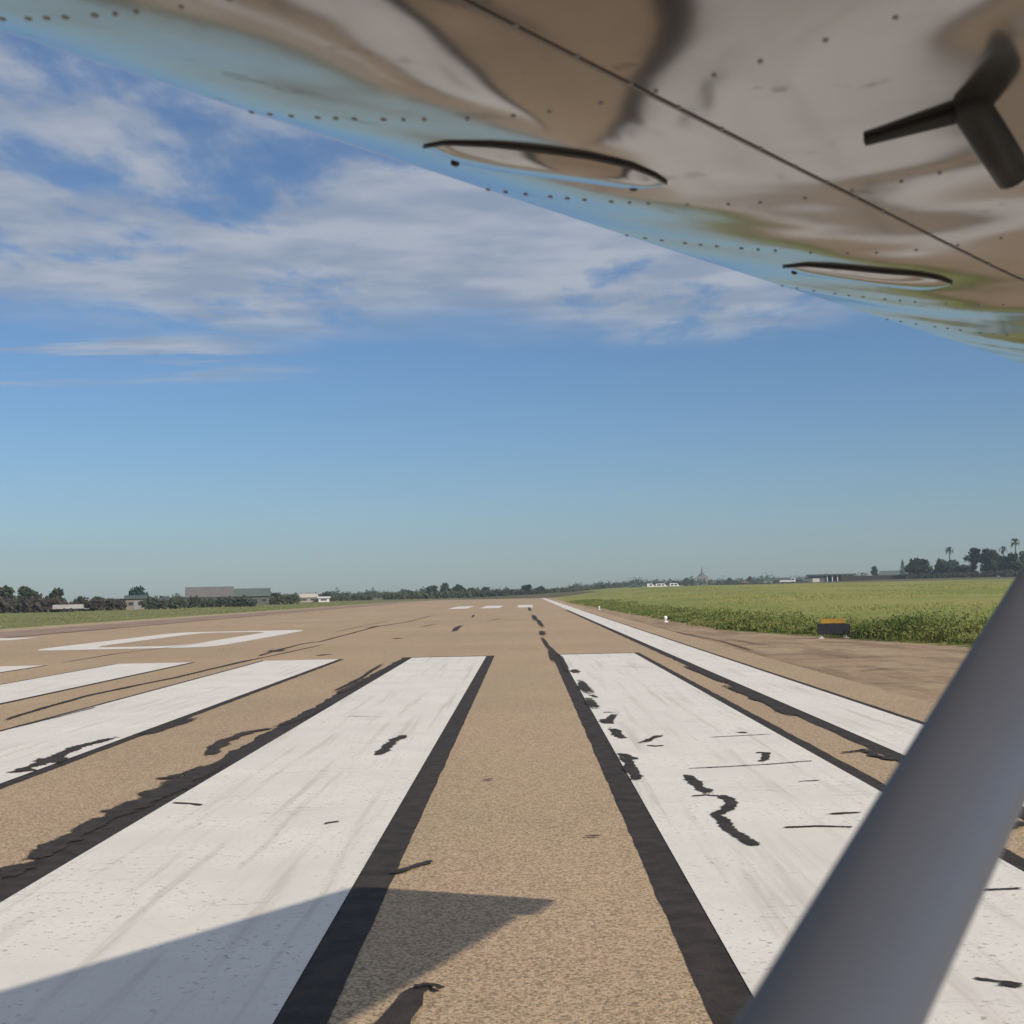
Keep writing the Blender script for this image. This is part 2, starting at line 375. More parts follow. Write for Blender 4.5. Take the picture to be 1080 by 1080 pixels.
# the numerals, painted to be read from the approach end
def numeral_zero(cx, cy, wd, ht, sw, sh):
    bm = bmesh.new(); n = 40; ring = []
    for k in range(n):
        a = 2*math.pi*k/n; c, s = math.cos(a), math.sin(a)
        f = lambda v, e: math.copysign(abs(v)**e, v)
        ox, oy = f(c, .22)*wd/2, f(s, .22)*ht/2; ix, iy = f(c, .3)*(wd/2-sw), f(s, .3)*(ht/2-sh)
        ring.append((bm.verts.new((cx+ox, cy+oy, Z2)), bm.verts.new((cx+ix, cy+iy, Z2))))
    for k in range(n):
        p, r = ring[k], ring[(k+1) % n]; bm.faces.new((p[0], r[0], r[1], p[1]))
    return bm
tag(obj('runway_numeral', numeral_zero(-14.05, 54.2, 6.6, 20.0, 1.6, 1.9), PAINT), 'big white closed loop numeral painted on the runway beyond the stripes', 'runway marking', 'runway numerals', 'thing')
tag(obj('runway_numeral', quadsheet([(-26.6, 57.0), (-23.0, 57.0), (-22.9, 60.6), (-26.6, 60.6)], Z2), PAINT), 'short piece of white painted numeral at the left border of the view', 'runway marking', 'runway numerals', 'thing')

# tar seams and cracks
NTAR = [0]
def ragged_tar_mat():
    m = tar_mat(); m.name = 'ragged_tar'; T = NT(m.node_tree); b = T.n['Principled BSDF']
    co = T.n.new('ShaderNodeTexCoord').outputs['Object']
    at_ = T.n.new('ShaderNodeAttribute'); at_.attribute_name = 'core'
    v = T.math('ADD', at_.outputs['Fac'], T.math('MULTIPLY', T.math('SUBTRACT', T.noise(co, 9, 5, .7), .5), 2.3))
    v = T.math('ADD', v, T.math('MULTIPLY', T.math('SUBTRACT', T.noise(co, 55, 3, .6), .5), 1.2))
    tr = T.n.new('ShaderNodeBsdfTransparent'); mx = T.n.new('ShaderNodeMixShader'); out = [n for n in T.n if n.type == 'OUTPUT_MATERIAL'][0]
    T.l.new(T.step(v, .50, .60), mx.inputs[0]); T.l.new(tr.outputs[0], mx.inputs[1]); T.l.new(b.outputs[0], mx.inputs[2]); T.l.new(mx.outputs[0], out.inputs[0])
    return m
RAGTAR = ragged_tar_mat()
def tar(name, px_pts, wpx, seed, z=.0105, sub=8):
    """ragged filled crack along a line on the ground; width in metres. 'core' falls to 0 at the sides and ends"""
    NTAR[0] += 1; z = z + .00007*(NTAR[0] % 80)
    P = [at(*q[:2]) for q in px_pts]; bm = bmesh.new(); lay = bm.verts.layers.float.new('core'); prev = None; pts = []
    for a, b in zip(P, P[1:]):
        for k in range(sub): pts.append(a.lerp(b, k/sub))
    pts.append(P[-1]); N = len(pts)
    for i, p in enumerate(pts):
        d = (pts[min(i+1, N-1)] - pts[max(i-1, 0)]); d.z = 0
        if d.length < 1e-6: continue
        d.normalize(); s = Vector((-d.y, d.x, 0)); q_ = i*.22 + seed*7.7
        e = min(1, i/3.0, (N-1-i)/3.0); wv = max(.015, wpx*.80*(.95 + .5*mnoise.noise(Vector((q_, 0, 0)))))
        c = p + s*wpx*.3*mnoise.noise(Vector((q_*1.3, 20, 0))); cur = []
        for o_, val in ((wv, 0), (wv*.4, 1), (-wv*.4, 1), (-wv, 0)):
            vt = bm.verts.new((*(c+s*o_).xy, z + i*4e-6)); vt[lay] = val*(.25+.75*e); cur.append(vt)
        if prev:
            for k in range(3): bm.faces.new((prev[k], prev[k+1], cur[k+1], cur[k]))
        prev = cur
    for f in bm.faces:
        f.normal_update()
        if f.normal.z < 0: f.normal_flip()
    return structure(obj(name, bm, RAGTAR))
cracks = [
 ([(215,708),(262,697),(300,689),(345,679)], .07), ([(60,700),(120,690),(170,684),(225,677)], .06), ([(395,712),(415,701),(428,695)], .06), ([(348,668),(380,661),(415,654)], .06), ([(515,655),(530,652)], .12), ([(498,652),(500,648)], .12), ([(440,662),(462,658)], .12), ([(0,772),(60,757),(110,744)], .05), ([(700,664),(760,676),(800,688)], .06), ([(760,673),(830,684)], .05),
 ([(222,798),(226,790),(237,782),(259,774),(287,768)], .16), ([(222,808),(207,813),(185,820),(165,823)], .13),
 ([(226,806),(207,818),(180,832),(152,845),(120,862)], .26), ([(141,854),(111,865),(78,882),(56,895),(28,910)], .17), ([(28,910),(0,930)], .18),
 ([(15,817),(30,811),(48,804),(57,800),(81,789),(122,778)], .16), ([(50,807),(58,799)], .3), ([(207,757),(173,768),(150,776)], .2),
 ([(0,761),(50,746),(93,734),(140,724),(185,715),(230,704),(274,694)], .10),
 ([(270,693),(292,686),(320,679),(337,677),(375,667),(397,661),(430,656),(457,649)], .11), ([(332,692),(350,690)], .22), ([(286,688),(298,685)], .42), ([(388,663),(401,660)], .3),
 ([(414,674),(424,673)], .25), ([(477,667),(487,659)], .24),
 ([(430,694),(410,704),(392,714),(372,724),(355,733)], .13), ([(404,700),(380,716),(350,731)], .10), ([(350,742),(320,757),(287,768)], .12),
 ([(604,706),(609,711)], .14), ([(611,717),(623,734)], .16), ([(619,736),(629,749)], .15), ([(622,733),(631,737)], .08),
 ([(636,759),(641,764),(648,753)], .12), ([(634,752),(650,752)], .06), ([(645,768),(652,776),(658,780)], .11), ([(653,795),(664,800),(675,802)], .09),
 ([(660,806),(667,815),(675,824)], .10), ([(655,797),(668,812),(672,826)], .09), ([(675,785),(688,780),(697,776)], .08), ([(680,787),(692,788),(701,787)], .06),
 ([(557,640),(560,645)], .22), ([(562,648),(566,656)], .26), ([(566,652),(573,663)], .2), ([(571,665),(573,671)], .24), ([(571,672),(578,682),(590,693)], .13), ([(579,684),(585,700)], .12), ([(590,690),(600,712)], .11),
 ([(724,818),(730,824),(737,830),(748,839)], .10), ([(729,841),(745,840),(760,841)], .035), ([(761,840),(770,845),(772,849),(767,855),(755,861),(764,868),(769,876),(782,885),(800,895)], .09),
 ([(796,795),(809,795),(807,802),(800,805)], .07), ([(779,774),(786,773)], .12),
 ([(742,779),(780,777),(820,775)], .03), ([(720,812),(764,810),(815,807),(864,803)], .03), ([(838,826),(868,824)], .03), ([(868,861),(909,858)], .05),
 ([(820,875),(860,873),(905,874)], .04), ([(1035,941),(1060,940),(1080,939)], .03), ([(1024,1034),(1050,1038),(1080,1041)], .025), ([(1052,1040),(1080,1044)], .06),
 ([(764,723),(794,735),(815,744),(842,757)], .16), ([(720,702),(745,712),(770,722)], .12), ([(887,795),(905,793),(916,791)], .06), ([(914,791),(922,798),(950,804)], .10),
 ([(399,798),(404,793),(408,788),(418,781),(427,776)], .12), ([(412,924),(434,917),(456,909)], .055), ([(508,824),(521,823)], .05), ([(616,884),(634,883)], .035),
 ([(178,848),(200,849),(215,851)], .04), ([(340,871),(362,867)], .035), ([(360,756),(404,757)], .025), ([(1066,876),(1080,868)], .10),
 ([(640,703),(700,705)], .03), ([(905,708),(940,705),(985,708)], .06), ([(860,690),(905,693)], .05)]
for i, (pts, wd) in enumerate(cracks): tar('tar_crack', pts, wd, 100+i)
# tar patch with a curl, at the foot of the picture
bm = bmesh.new(); pts = [(462,1040),(447,1050),(446,1062),(434,1078),(428,1105),(398,1110),(388,1090),(404,1074),(416,1060),(426,1048),(440,1042)]
bm.faces.new([bm.verts.new((*at(*q_).xy, Z3)) for q_ in pts]); bmesh.ops.recalc_face_normals(bm, faces=bm.faces[:])
for f_ in bm.faces:
    if f_.normal.z < 0: f_.normal_flip()
structure(obj('tar_patch', bm, TAR)); tar('tar_crack', [(436,1046),(448,1043),(458,1044),(468,1048)], .035, 77, .017)

# ------------------------------------------------------------------ trees and shrubs
TRUNK = mat('tree_bark', (.10, .075, .055), .9, var=.3, vscale=4)
LEAFS = [leaf_mat('dark_leaf', (.028, .036, .022), (.052, .062, .034)), leaf_mat('olive_leaf', (.045, .055, .030), (.08, .085, .045)),
         leaf_mat('teal_leaf', (.018, .042, .034), (.034, .066, .050)), leaf_mat('brown_leaf', (.036, .031, .025), (.058, .046, .036))]
def crown_bm(wd, ht, z0, r, lobes=9, n=110):
    bm = bmesh.new(); H = ht-z0
    for k in range(lobes):
        a = r.uniform(0, 6.283); q_ = r.uniform(.1, 1.0); hz = (k+.5)/lobes*.86 + r.uniform(-.05, .05)
        prof = math.sin(math.pi*min(.97, .16 + .78*hz))**.6
        s = wd*r.uniform(.18, .27)
        c = (math.cos(a)*q_*(wd*.5*prof-s*.6), math.sin(a)*q_*(wd*.5*prof-s*.6), z0 + hz*H)
        leafcloud(bm, c, s, s, min(s*.8, H*.22), n, max(.15, wd*.075), r, .3)
    return bm
def tree(px, dist, top_px, wpx, label, kind=0, z=0, group='trees along the horizon', trunk=.2, lobes=9, name='tree', cat='tree', lift=None):
    p = ahead(px, dist); wd = size(wpx, dist); ht = size(base_y(px, dist, z) - top_px, dist); r = random.Random(int(px*13+dist))
    T_ = thing(name, label, cat, (p.x, p.y, z-.05), r.uniform(0, 6), group)
    bm = bmesh.new(); tr = max(.05, wd*.035)
    zz = (lift or trunk)*ht
    tube(bm, [(0, 0, 0), (.03*wd, 0, zz*.6), (0, .02*wd, zz+.25*(ht-zz))], [tr*1.5, tr, tr*.7], 7)
    for k in range(3):
        a = k*2.1+r.random(); tube(bm, [(0, 0, zz*.9), (math.cos(a)*wd*.22, math.sin(a)*wd*.22, zz+.45*(ht-zz))], [tr*.7, tr*.3], 5)
    obj('trunk', bm, TRUNK, T_)
    obj('crown', crown_bm(wd*1.12, ht, zz*.55, r, lobes+4), LEAFS[kind], T_)
    return T_
def shrub(px, dist, top_px, wpx, label, kind=0, z=0, group='low shrubs along the horizon', depth=.7):
    p = ahead(px, dist); wd = size(wpx, dist); ht = size(base_y(px, dist, z) - top_px, dist); r = random.Random(int(px*7+dist*3))
    T_ = thing('shrub', label, 'shrub', (p.x, p.y, z-.05), 0, group)
    bm = bmesh.new()
    for k in range(3): tube(bm, [(0, 0, 0), (r.uniform(-.2, .2)*wd, 0, ht*.6)], [.05, .02], 5)
    obj('stem', bm, TRUNK, T_)
    bm = bmesh.new(); L = max(4, int(wd/1.3))
    for k in range(L):
        x = (k+.5)/L*wd - wd/2; s = ht*r.uniform(.42, .58)
        leafcloud(bm, (x+r.uniform(-.2, .2), r.uniform(-.5, .5)*depth, s*r.uniform(.75, 1.0)), max(s*1.15, wd/L*.8), s*1.0, s, 90, max(.16, ht*.22), r, .25)
    obj('foliage', bm, LEAFS[kind], T_)
    return T_
LT = [ # px, distance, top, width, kind, label
 (3, 232, 621, 34, 0, 'broad dark tree cut by the left border of the view'),
 (30, 236, 620, 30, 0, 'dark flat-topped tree second from the left border'),
 (62, 226, 622, 25, 0, 'rounded dark tree standing alone behind the white trailer'),
 (84, 232, 629, 12, 0, 'small dark tree just right of the white trailer'),
 (102, 240, 629, 16, 0, 'small dark tree with a level top left of the red-brown sheds'),
 (143, 238, 620, 27, 2, 'teal-green spreading tree above the beige house'),
 (163, 240, 631, 16, 0, 'low dark tree right of the beige house'),
 (187, 250, 630, 18, 1, 'low olive tree at the left end of the flat terminal'),
 (290, 300, 625, 15, 0, 'dark tree against the right end of the green roofed hall'),
 (308, 330, 628, 9, 0, 'slim dark tree right of the green roofed hall'),
 (345, 380, 625, 13, 0, 'dark bushy tree right of the small white shed'),
 (374, 420, 627, 12, 0, 'small grey green tree left of the twin middle trees'),
 (386, 420, 625, 16, 2, 'grey green tree in the middle distance left of the runway end'),
 (407, 430, 627, 12, 0, 'low dark tree left of the taller runway end trees'),
 (430, 430, 622, 16, 2, 'bushy teal green tree left of the runway end'),
 (455, 430, 618, 17, 0, 'tall rounded tree left of the tallest runway end tree'),
 (469, 430, 615, 13, 0, 'tallest dark tree at the far end of the runway'),
 (484, 432, 617, 18, 0, 'dense dark tree just right of the tallest runway end tree'),
 (499, 440, 620, 15, 1, 'olive tree behind the left touchdown bar'),
 (512, 440, 619, 11, 0, 'pointed dark tree behind the middle touchdown bar'),
 (527, 450, 623, 18, 0, 'low dark tree left of the right touchdown bar'),
 (541, 450, 622, 14, 1, 'low olive tree behind the right touchdown bar'),
 (555, 430, 616, 13, 0, 'tall dark tree where the edge line meets the horizon'),
 (571, 430, 618, 15, 0, 'dark tree just right of where the edge line ends'),
 (588, 500, 621, 15, 1, 'olive tree at the left tip of the right hand field'),
 (604, 520, 620, 13, 1, 'small olive tree beyond the left tip of the field'),
 (619, 540, 620, 12, 0, 'small dark tree beyond the narrow end of the field'),
 (633, 540, 617, 12, 0, 'rounded dark tree standing above the distant hedge line'),
 (650, 560, 619, 16, 0, 'dark tree left of the white vans'),
 (669, 560, 619, 15, 1, 'olive tree beside the leftmost white van')]
for a in LT: tree(a[0], a[1], a[2], a[3], a[5], a[4], lobes=8)
for px, d, top, wpx, k, lab in [
 (30, 218, 629, 70, 3, 'long dark brown hedge under the trees at the left border'),
 (100, 222, 631, 56, 3, 'brown hedge behind the white trailer'),
 (172, 224, 630, 44, 0, 'dark green hedge left of the flat terminal'),
 (232, 236, 629, 70, 0, 'long dark hedge in front of the flat terminal'),
 (292, 280, 627, 44, 1, 'olive hedge in front of the green roofed hall'),
 (360, 390, 627, 66, 1, 'pale olive hedge right of the white shed'),
 (450, 400, 623, 90, 1, 'long hedge left of the runway end'),
 (530, 410, 622, 84, 0, 'dark hedge across the far end of the runway'),
 (618, 480, 619, 90, 1, 'olive hedge beyond the narrow end of the field')]:
    shrub(px, d, top, wpx, lab, k)

rnd = random.Random(31); bm = bmesh.new()                            # far-off scrub that reads as one dark band
for i in range(2200):
    px = rnd.uniform(150, 1010); d = rnd.uniform(470, 640) + 120*max(0, min(1, (px-560)/100))
    p = ahead(px, d); hh = (1 + .3*max(0, min(1, (px-560)/100)))*(2.6 + 3.2*max(0, mnoise.noise(Vector((px*.05, 2, 0))) + .4*mnoise.noise(Vector((px*.21, 5, 0)))))*rnd.uniform(.7, 1.1)
    leafcloud(bm, (p.x, p.y, max(.2, min(2.6, (px-575)*.03)) + hh*.45), 1.5, 1.5, hh*.6, 14, .55, rnd, .2)
tag(obj('far_scrub', bm, LEAFS[0]), None, None, None, 'stuff')
# low rise on the right that carries trees
bm = bmesh.new(); rows = []
HX, HY = ahead(1020, 430).xy
def hill_z(x, y):
    a = ((x-HX)/75)**2 + ((y-HY)/60)**2
    return 1.75 + 1.3*math.exp(-a)
for i in range(41):
    rows.append([bm.verts.new((HX-170+i*8.5, HY-110+j*10, hill_z(HX-170+i*8.5, HY-110+j*10) - 2.2*max(0, 1-min(i, 40-i, j*1.5, (25-j)*1.5)/8))) for j in range(26)])
for r0, r1 in zip(rows, rows[1:]):
    for j in range(25): bm.faces.new((r0[j], r1[j], r1[j+1], r0[j+1]))
structure(obj('hill', bm, turf_mat('hill_scrub', (.115, .10, .05), (.16, .13, .075), (.10, .105, .05), .05), smooth=True))
def rtree(px, dist, top, wpx, kind, lab, **k):
    p = ahead(px, dist); z = max(hill_z(p.x, p.y) if px > 890 else field_z(p.x, p.y), 1.6)
    return tree(px, dist, top, wpx, lab, kind, z, 'trees on the right horizon', **k)
for a in [
 (724, 690, 609, 8, 0, 'small dark tree left of the spired tower'), (770, 690, 609, 7, 0, 'slim grey tree right of the spired tower'),
 (778, 680, 613, 9, 0, 'low dark tree beside the pinkish town block'), (792, 680, 608, 8, 0, 'dark tree standing right of the town block'),
 (802, 660, 611, 12, 0, 'low wide tree left of the pale green shed'), (815, 640, 611, 10, 0, 'small dark tree behind the pale green shed'),
 (924, 470, 597, 8, 0, 'small ball-headed tree on a thin trunk above the long brown wall'),
 (970, 440, 591, 24, 0, 'wide domed dark tree at the left end of the hill grove'), (993, 440, 592, 17, 0, 'dark tree with a rounded top under the lone palm'),
 (1006, 436, 591, 15, 2, 'greenish tree just right of the lone palm'), (1017, 430, 597, 20, 3, 'brownish low tree in the middle of the hill grove'),
 (1027, 440, 577, 13, 3, 'tall narrow brown tree in the hill grove'), (1044, 440, 581, 20, 0, 'tall dark tree with a slanting top in the hill grove'),
 (1050, 436, 577, 9, 0, 'tall peak-topped tree behind the slanting one'), (1066, 430, 587, 22, 0, 'broad dark tree beside the strut in the hill grove'),
 (1090, 430, 584, 26, 0, 'broad dark tree behind the strut in the hill grove')]: rtree(a[0], a[1], a[2], a[3]*(1.25 if a[0] > 960 else 1.1), a[4], a[5], lobes=12, trunk=.12)
# a narrow conifer
def conifer(px, dist, top, wpx, lab):
    p = ahead(px, dist); z = hill_z(p.x, p.y); ht = size(base_y(px, dist, z)-top, dist); wd = size(wpx, dist); r = random.Random(8)
    T_ = thing('conifer', lab, 'tree', (p.x, p.y, z-.05), 0, 'trees on the right horizon')
    bm = bmesh.new(); tube(bm, [(0, 0, 0), (0, 0, ht*.95)], [.18, .03], 7); obj('trunk', bm, TRUNK, T_)
    bm = bmesh.new()
    for k in range(12):
        f_ = k/11; s = wd*.5*(1-f_)**.8 + .15
        leafcloud(bm, (0, 0, ht*(.14+.84*f_)), s, s, ht*.06, 55, .22, r, .5)
    obj('crown', bm, LEAFS[2], T_)
conifer(953, 450, 592, 9, 'narrow pointed conifer left of the hill grove')
def palm(px, dist, top, wpx, lab):
    p = ahead(px, dist); z = hill_z(p.x, p.y); ht = size(base_y(px, dist, z)-top, dist); wd = size(wpx, dist); r = random.Random(px)
    T_ = thing('palm_tree', lab, 'palm tree', (p.x, p.y, z-.05), 0, 'palms above the hill grove')
    bm = bmesh.new(); hh = ht - wd*.5
    tube(bm, [(0, 0, 0), (.1, 0, hh*.5), (0, .05, hh)], [.26, .2, .16], 8); obj('trunk', bm, TRUNK, T_)
    bm = bmesh.new(); L = wd*.62
    for k in range(38):
        a = r.uniform(0, 6.283); e = r.uniform(-.7, 1.2); d = Vector((math.cos(a)*math.cos(e), math.sin(a)*math.cos(e), math.sin(e)))
        b0 = Vector((0, 0, hh)); m_ = b0 + d*L*.6; tp = b0 + d*L + Vector((0, 0, -.35*L)); s = d.cross(Vector((0, 0, 1))).normalized()*.26
        v = [bm.verts.new(x_) for x_ in (b0-s*.3, b0+s*.3, m_+s, m_-s, tp)]
        bm.faces.new((v[0], v[1], v[2], v[3])); bm.faces.new((v[3], v[2], v[4]))
    obj('crown', bm, LEAFS[0], T_)
palm(1003, 450, 577, 9, 'lone palm with a round head at the left of the hill grove')
palm(1060, 450, 577, 9, 'lower palm just left of the strut'); palm(1073, 440, 569, 10, 'tallest palm, its head touching the strut')
for px, d, top, wpx, k, lab in [(985, 418, 604, 50, 0, 'dark undergrowth at the left foot of the hill grove'), (1035, 416, 603, 54, 3, 'brown undergrowth in the middle of the hill grove'), (1080, 414, 601, 44, 0, 'dark undergrowth behind the strut')]:
    p_ = ahead(px, d); shrub(px, d, top, wpx, lab, k, hill_z(p_.x, p_.y), 'undergrowth on the right hill')
shrub(800, 560, 614, 90, 'dark hedge in front of the town', 0, 1.9, 'undergrowth on the right hill')

# ------------------------------------------------------------------ far buildings and vehicles
def pm(name, c, r=.8): return mat(name, c, r, var=.1, vscale=.6, spec=.2)
GLASS = mat('dark_window_glass', (.03, .035, .04), .15)
def bearing(px): p = ahead(px, 100); return math.atan2(p.y, p.x) - math.pi/2
def building(px0, px1, dist, top, wallm, roofm, label, name='building', cat='building', z=0, depth=8, pitch=.25, wins=3, eave=.35, door=None, gable='x'):
    pc = (px0+px1)/2; p = ahead(pc, dist); wd = size(px1-px0, dist); ht = size(base_y(pc, dist, z)-top, dist); ridge = ht*pitch; wh = ht-ridge
    B = thing(name, label, cat, (p.x, p.y, z-.06), bearing(pc), 'buildings along the horizon')
    obj('wall', bx(-wd/2, wd/2, 0, depth, 0, wh), wallm, B)
    bm = bmesh.new(); e = eave
    if ridge > .15:
        prof = [(-e, wh+.005), (depth/2, ht), (depth+e, wh+.005), (depth+e, wh+.16), (depth/2, ht+.16), (-e, wh+.16)]
        rows = [[bm.verts.new((x, a, b)) for a, b in prof] for x in (-wd/2-e, wd/2+e)]
        for k in range(6): bm.faces.new((rows[0][k], rows[0][(k+1) % 6], rows[1][(k+1) % 6], rows[1][k]))
        for rr in rows:
            bm.faces.new((rr[0], rr[1], rr[4], rr[5])); bm.faces.new((rr[1], rr[2], rr[3], rr[4]))
        for x in (-wd/2, wd/2): bm.faces.new([bm.verts.new((x, a, b)) for a, b in ((0, wh), (depth, wh), (depth/2, ht))])
        bmesh.ops.recalc_face_normals(bm, faces=bm.faces[:])
    else: box(bm, -wd/2-e, wd/2+e, -e, depth+e, wh+.004, ht)
    obj('roof', bm, roofm, B)
    for k in range(wins):
        x = -wd/2 + wd*(k+.5)/wins; ww = min(.8, wd/wins*.28); zc = wh*.55
        f_ = obj('window', bx(x-ww, x+ww, -.06, -.003, zc-wh*.17, zc+wh*.2), FRAME, B)
        obj('pane', bx(x-ww+.08, x+ww-.08, -.075, -.062, zc-wh*.17+.08, zc+wh*.2-.08), GLASS, f_)
    if door: obj('door', bx(door-.5, door+.5, -.05, -.003, .02, min(2.0, wh*.8)), GREYD, B)
    return B
WHITE = pm('white_trim', (.68, .67, .64)); FRAME = pm('grey_window_frame', (.17, .17, .17)); GREYD = pm('grey_door', (.25, .26, .27))
PINK = pm('pinkish_wall', (.155, .145, .145)); GREYW = pm('grey_wall', (.07, .07, .075)); GREENR = pm('green_roof', (.11, .14, .128)); BROWNW = pm('brown_wall', (.065, .052, .048))
BEIGE = pm('beige_wall', (.24, .205, .175)); REDB = pm('red_brown_wall', (.10, .06, .052)); TANW = pm('tan_wall', (.36, .32, .27)); DARKR = pm('dark_roof', (.09, .10, .10))
building(197, 245, 262, 619.5, GREYW, PINK, 'long low grey terminal with a pinkish flat upper storey at left', 'terminal', 'building', pitch=.5, wins=5, eave=.1)
building(245, 283, 270, 621, pm('sage_wall', (.10, .11, .10)), GREENR, 'low hall with a pale green roof right of the terminal', 'hall', pitch=.45, wins=4)
building(134, 152, 230, 628.5, BEIGE, DARKR, 'small beige house under the teal-green tree', 'house', pitch=.2, wins=2, depth=6, door=.2)
building(114, 131, 232, 632, REDB, BROWNW, 'low red-brown shed left of the beige house', 'shed', pitch=.15, wins=2, depth=5)
building(169, 177, 232, 631.5, pm('cream_wall', (.22, .20, .18)), DARKR, 'tiny cream shed half hidden by the dark hedge', 'shed', pitch=.15, wins=1, depth=4)
building(317, 334, 350, 626.5, TANW, pm('pale_roof', (.55, .50, .44)), 'low tan house with a pale roof in the left distance', 'house', pitch=.4, wins=2, depth=8)
building(336, 347, 345, 629.5, WHITE, WHITE, 'small bright white shed in the left distance', 'shed', pitch=.2, wins=1, depth=5)
building(722, 748, 700, 614, TANW, pm('tan_roof', (.36, .30, .26)), 'tan town block beneath the spired tower', z=1.9, wins=5, pitch=.2)
building(750, 776, 720, 612, pm('rose_wall', (.30, .25, .24)), pm('rose_roof', (.26, .22, .22)), 'long pinkish town block right of the spired tower', z=1.9, wins=5, pitch=.35)
building(806, 816, 600, 611, pm('pale_green_wall', (.34, .38, .32)), GREENR, 'pale green shed in the right distance', 'shed', z=1.9, wins=1, pitch=.2)
building(818, 846, 560, 609.5, BROWNW, DARKR, 'long dark shed behind the low white truck', 'shed', z=1.95, wins=3, pitch=.3)
building(930, 957, 480, 602.5, pm('sage_wall_dim', (.20, .23, .21)), GREENR, 'grey-green roofed hall behind the long brown wall', 'hall', z=3.0, wins=3, pitch=.5)
building(755, 763, 640, 614.5, TANW, DARKR, 'small tan house left of the dark town tree', 'house', z=2.0, wins=2, pitch=.35)
building(783, 791, 630, 613.5, pm('dusty_wall', (.26, .24, .22)), pm('brick_roof', (.20, .13, .11)), 'small grey house with a brownish roof in the right distance', 'house', z=2.0, wins=2, pitch=.4)
building(795, 805, 620, 612.5, pm('bone_wall', (.42, .40, .36)), DARKR, 'pale house left of the pale green shed', 'house', z=2.0, wins=2, pitch=.35)
building(846, 853, 590, 611.5, GREYW, GREENR, 'narrow dark shed between the long shed and the hangar', 'shed', z=2.0, wins=1, pitch=.3)
building(664, 676, 620, 617.0, pm('ash_wall', (.30, .29, .28)), DARKR, 'low ash grey house left of the white vans', 'house', z=1.6, wins=2, pitch=.35)
# open-fronted hangar with white posts
d_ = 470; pc = 877; p = ahead(pc, d_); HB = thing('hangar', 'flat roofed hangar with white posts and a dark open bay on the right horizon', 'hangar', (p.x, p.y, 1.9), bearing(pc), 'buildings along the horizon')
wd = size(46, d_); ht = size(base_y(pc, d_, 1.95)-605.5, d_)
bm = bmesh.new(); box(bm, -wd/2, wd/2, 5, 9, 0, ht-.5); box(bm, -wd/2, -wd*.12, .3, 4.99, 0, ht-.5); obj('wall', bm, pm('hangar_wall', (.15, .16, .16)), HB)
obj('roof', bx(-wd/2-.6, wd/2+.6, -.6, 9.5, ht-.496, ht), pm('hangar_roof', (.10, .13, .12)), HB)
for k in range(6): obj('post', bx(-wd*.08+k*wd*.11-.17, -wd*.08+k*wd*.11+.17, -.1, .2, 0, ht-.5), WHITE, HB)
obj('door', bx(-wd*.4, -wd*.25, .24, .296, 0, ht*.6), pm('white_hangar_door', (.6, .6, .58)), HB)
# long brown perimeter wall
p = ahead(922, 440); Lw = size(64, 440); hw = size(base_y(922, 440, 2.0)-607, 440)
BW = thing('perimeter_wall', 'long low dark brown wall running right from the hangar', 'wall', (p.x, p.y, 1.8), bearing(922))
obj('panel', bx(-Lw/2, Lw/2, 0, .3, 0, hw), BROWNW, BW); obj('coping', bx(-Lw/2-.1, Lw/2+.1, -.08, .38, hw+.003, hw+.15), pm('coping_stone', (.16, .12, .10)), BW)
# spired tower
p = ahead(741, 690); TW = thing('spired_tower', 'grey church-like tower with a thin spire above the distant town', 'tower', (p.x, p.y, 1.9), bearing(741))
s = 690/FPX; hb = size(base_y(741, 690, 1.9)-607.5, 690)
obj('tower_wall', bx(-2.9, 2.9, 0, 4.8, 0, hb), pm('tower_stone', (.22, .21, .22)), TW)
bm = bmesh.new(); bmesh.ops.create_cone(bm, cap_ends=True, segments=8, radius1=2.3, radius2=.7, depth=1.6, matrix=Matrix.Translation((0, 2.4, hb+.81)))
obj('spire_base', bm, pm('spire_slate', (.13, .14, .16)), TW)
bm = bmesh.new(); tube(bm, [(0, 2.4, hb+1.62), (0, 2.4, hb+3.6), (0, 2.4, hb+5.2)], [.5, .32, .06], 8); obj('spire', bm, pm('spire_lead', (.15, .16, .18)), TW)
for x in (-1.2, 1.2):
    f_ = obj('window', bx(x-.45, x+.45, -.08, -.003, hb*.62, hb*.85), WHITE, TW); obj('pane', bx(x-.34, x+.34, -.1, -.083, hb*.62+.1, hb*.85-.1), GLASS, f_)
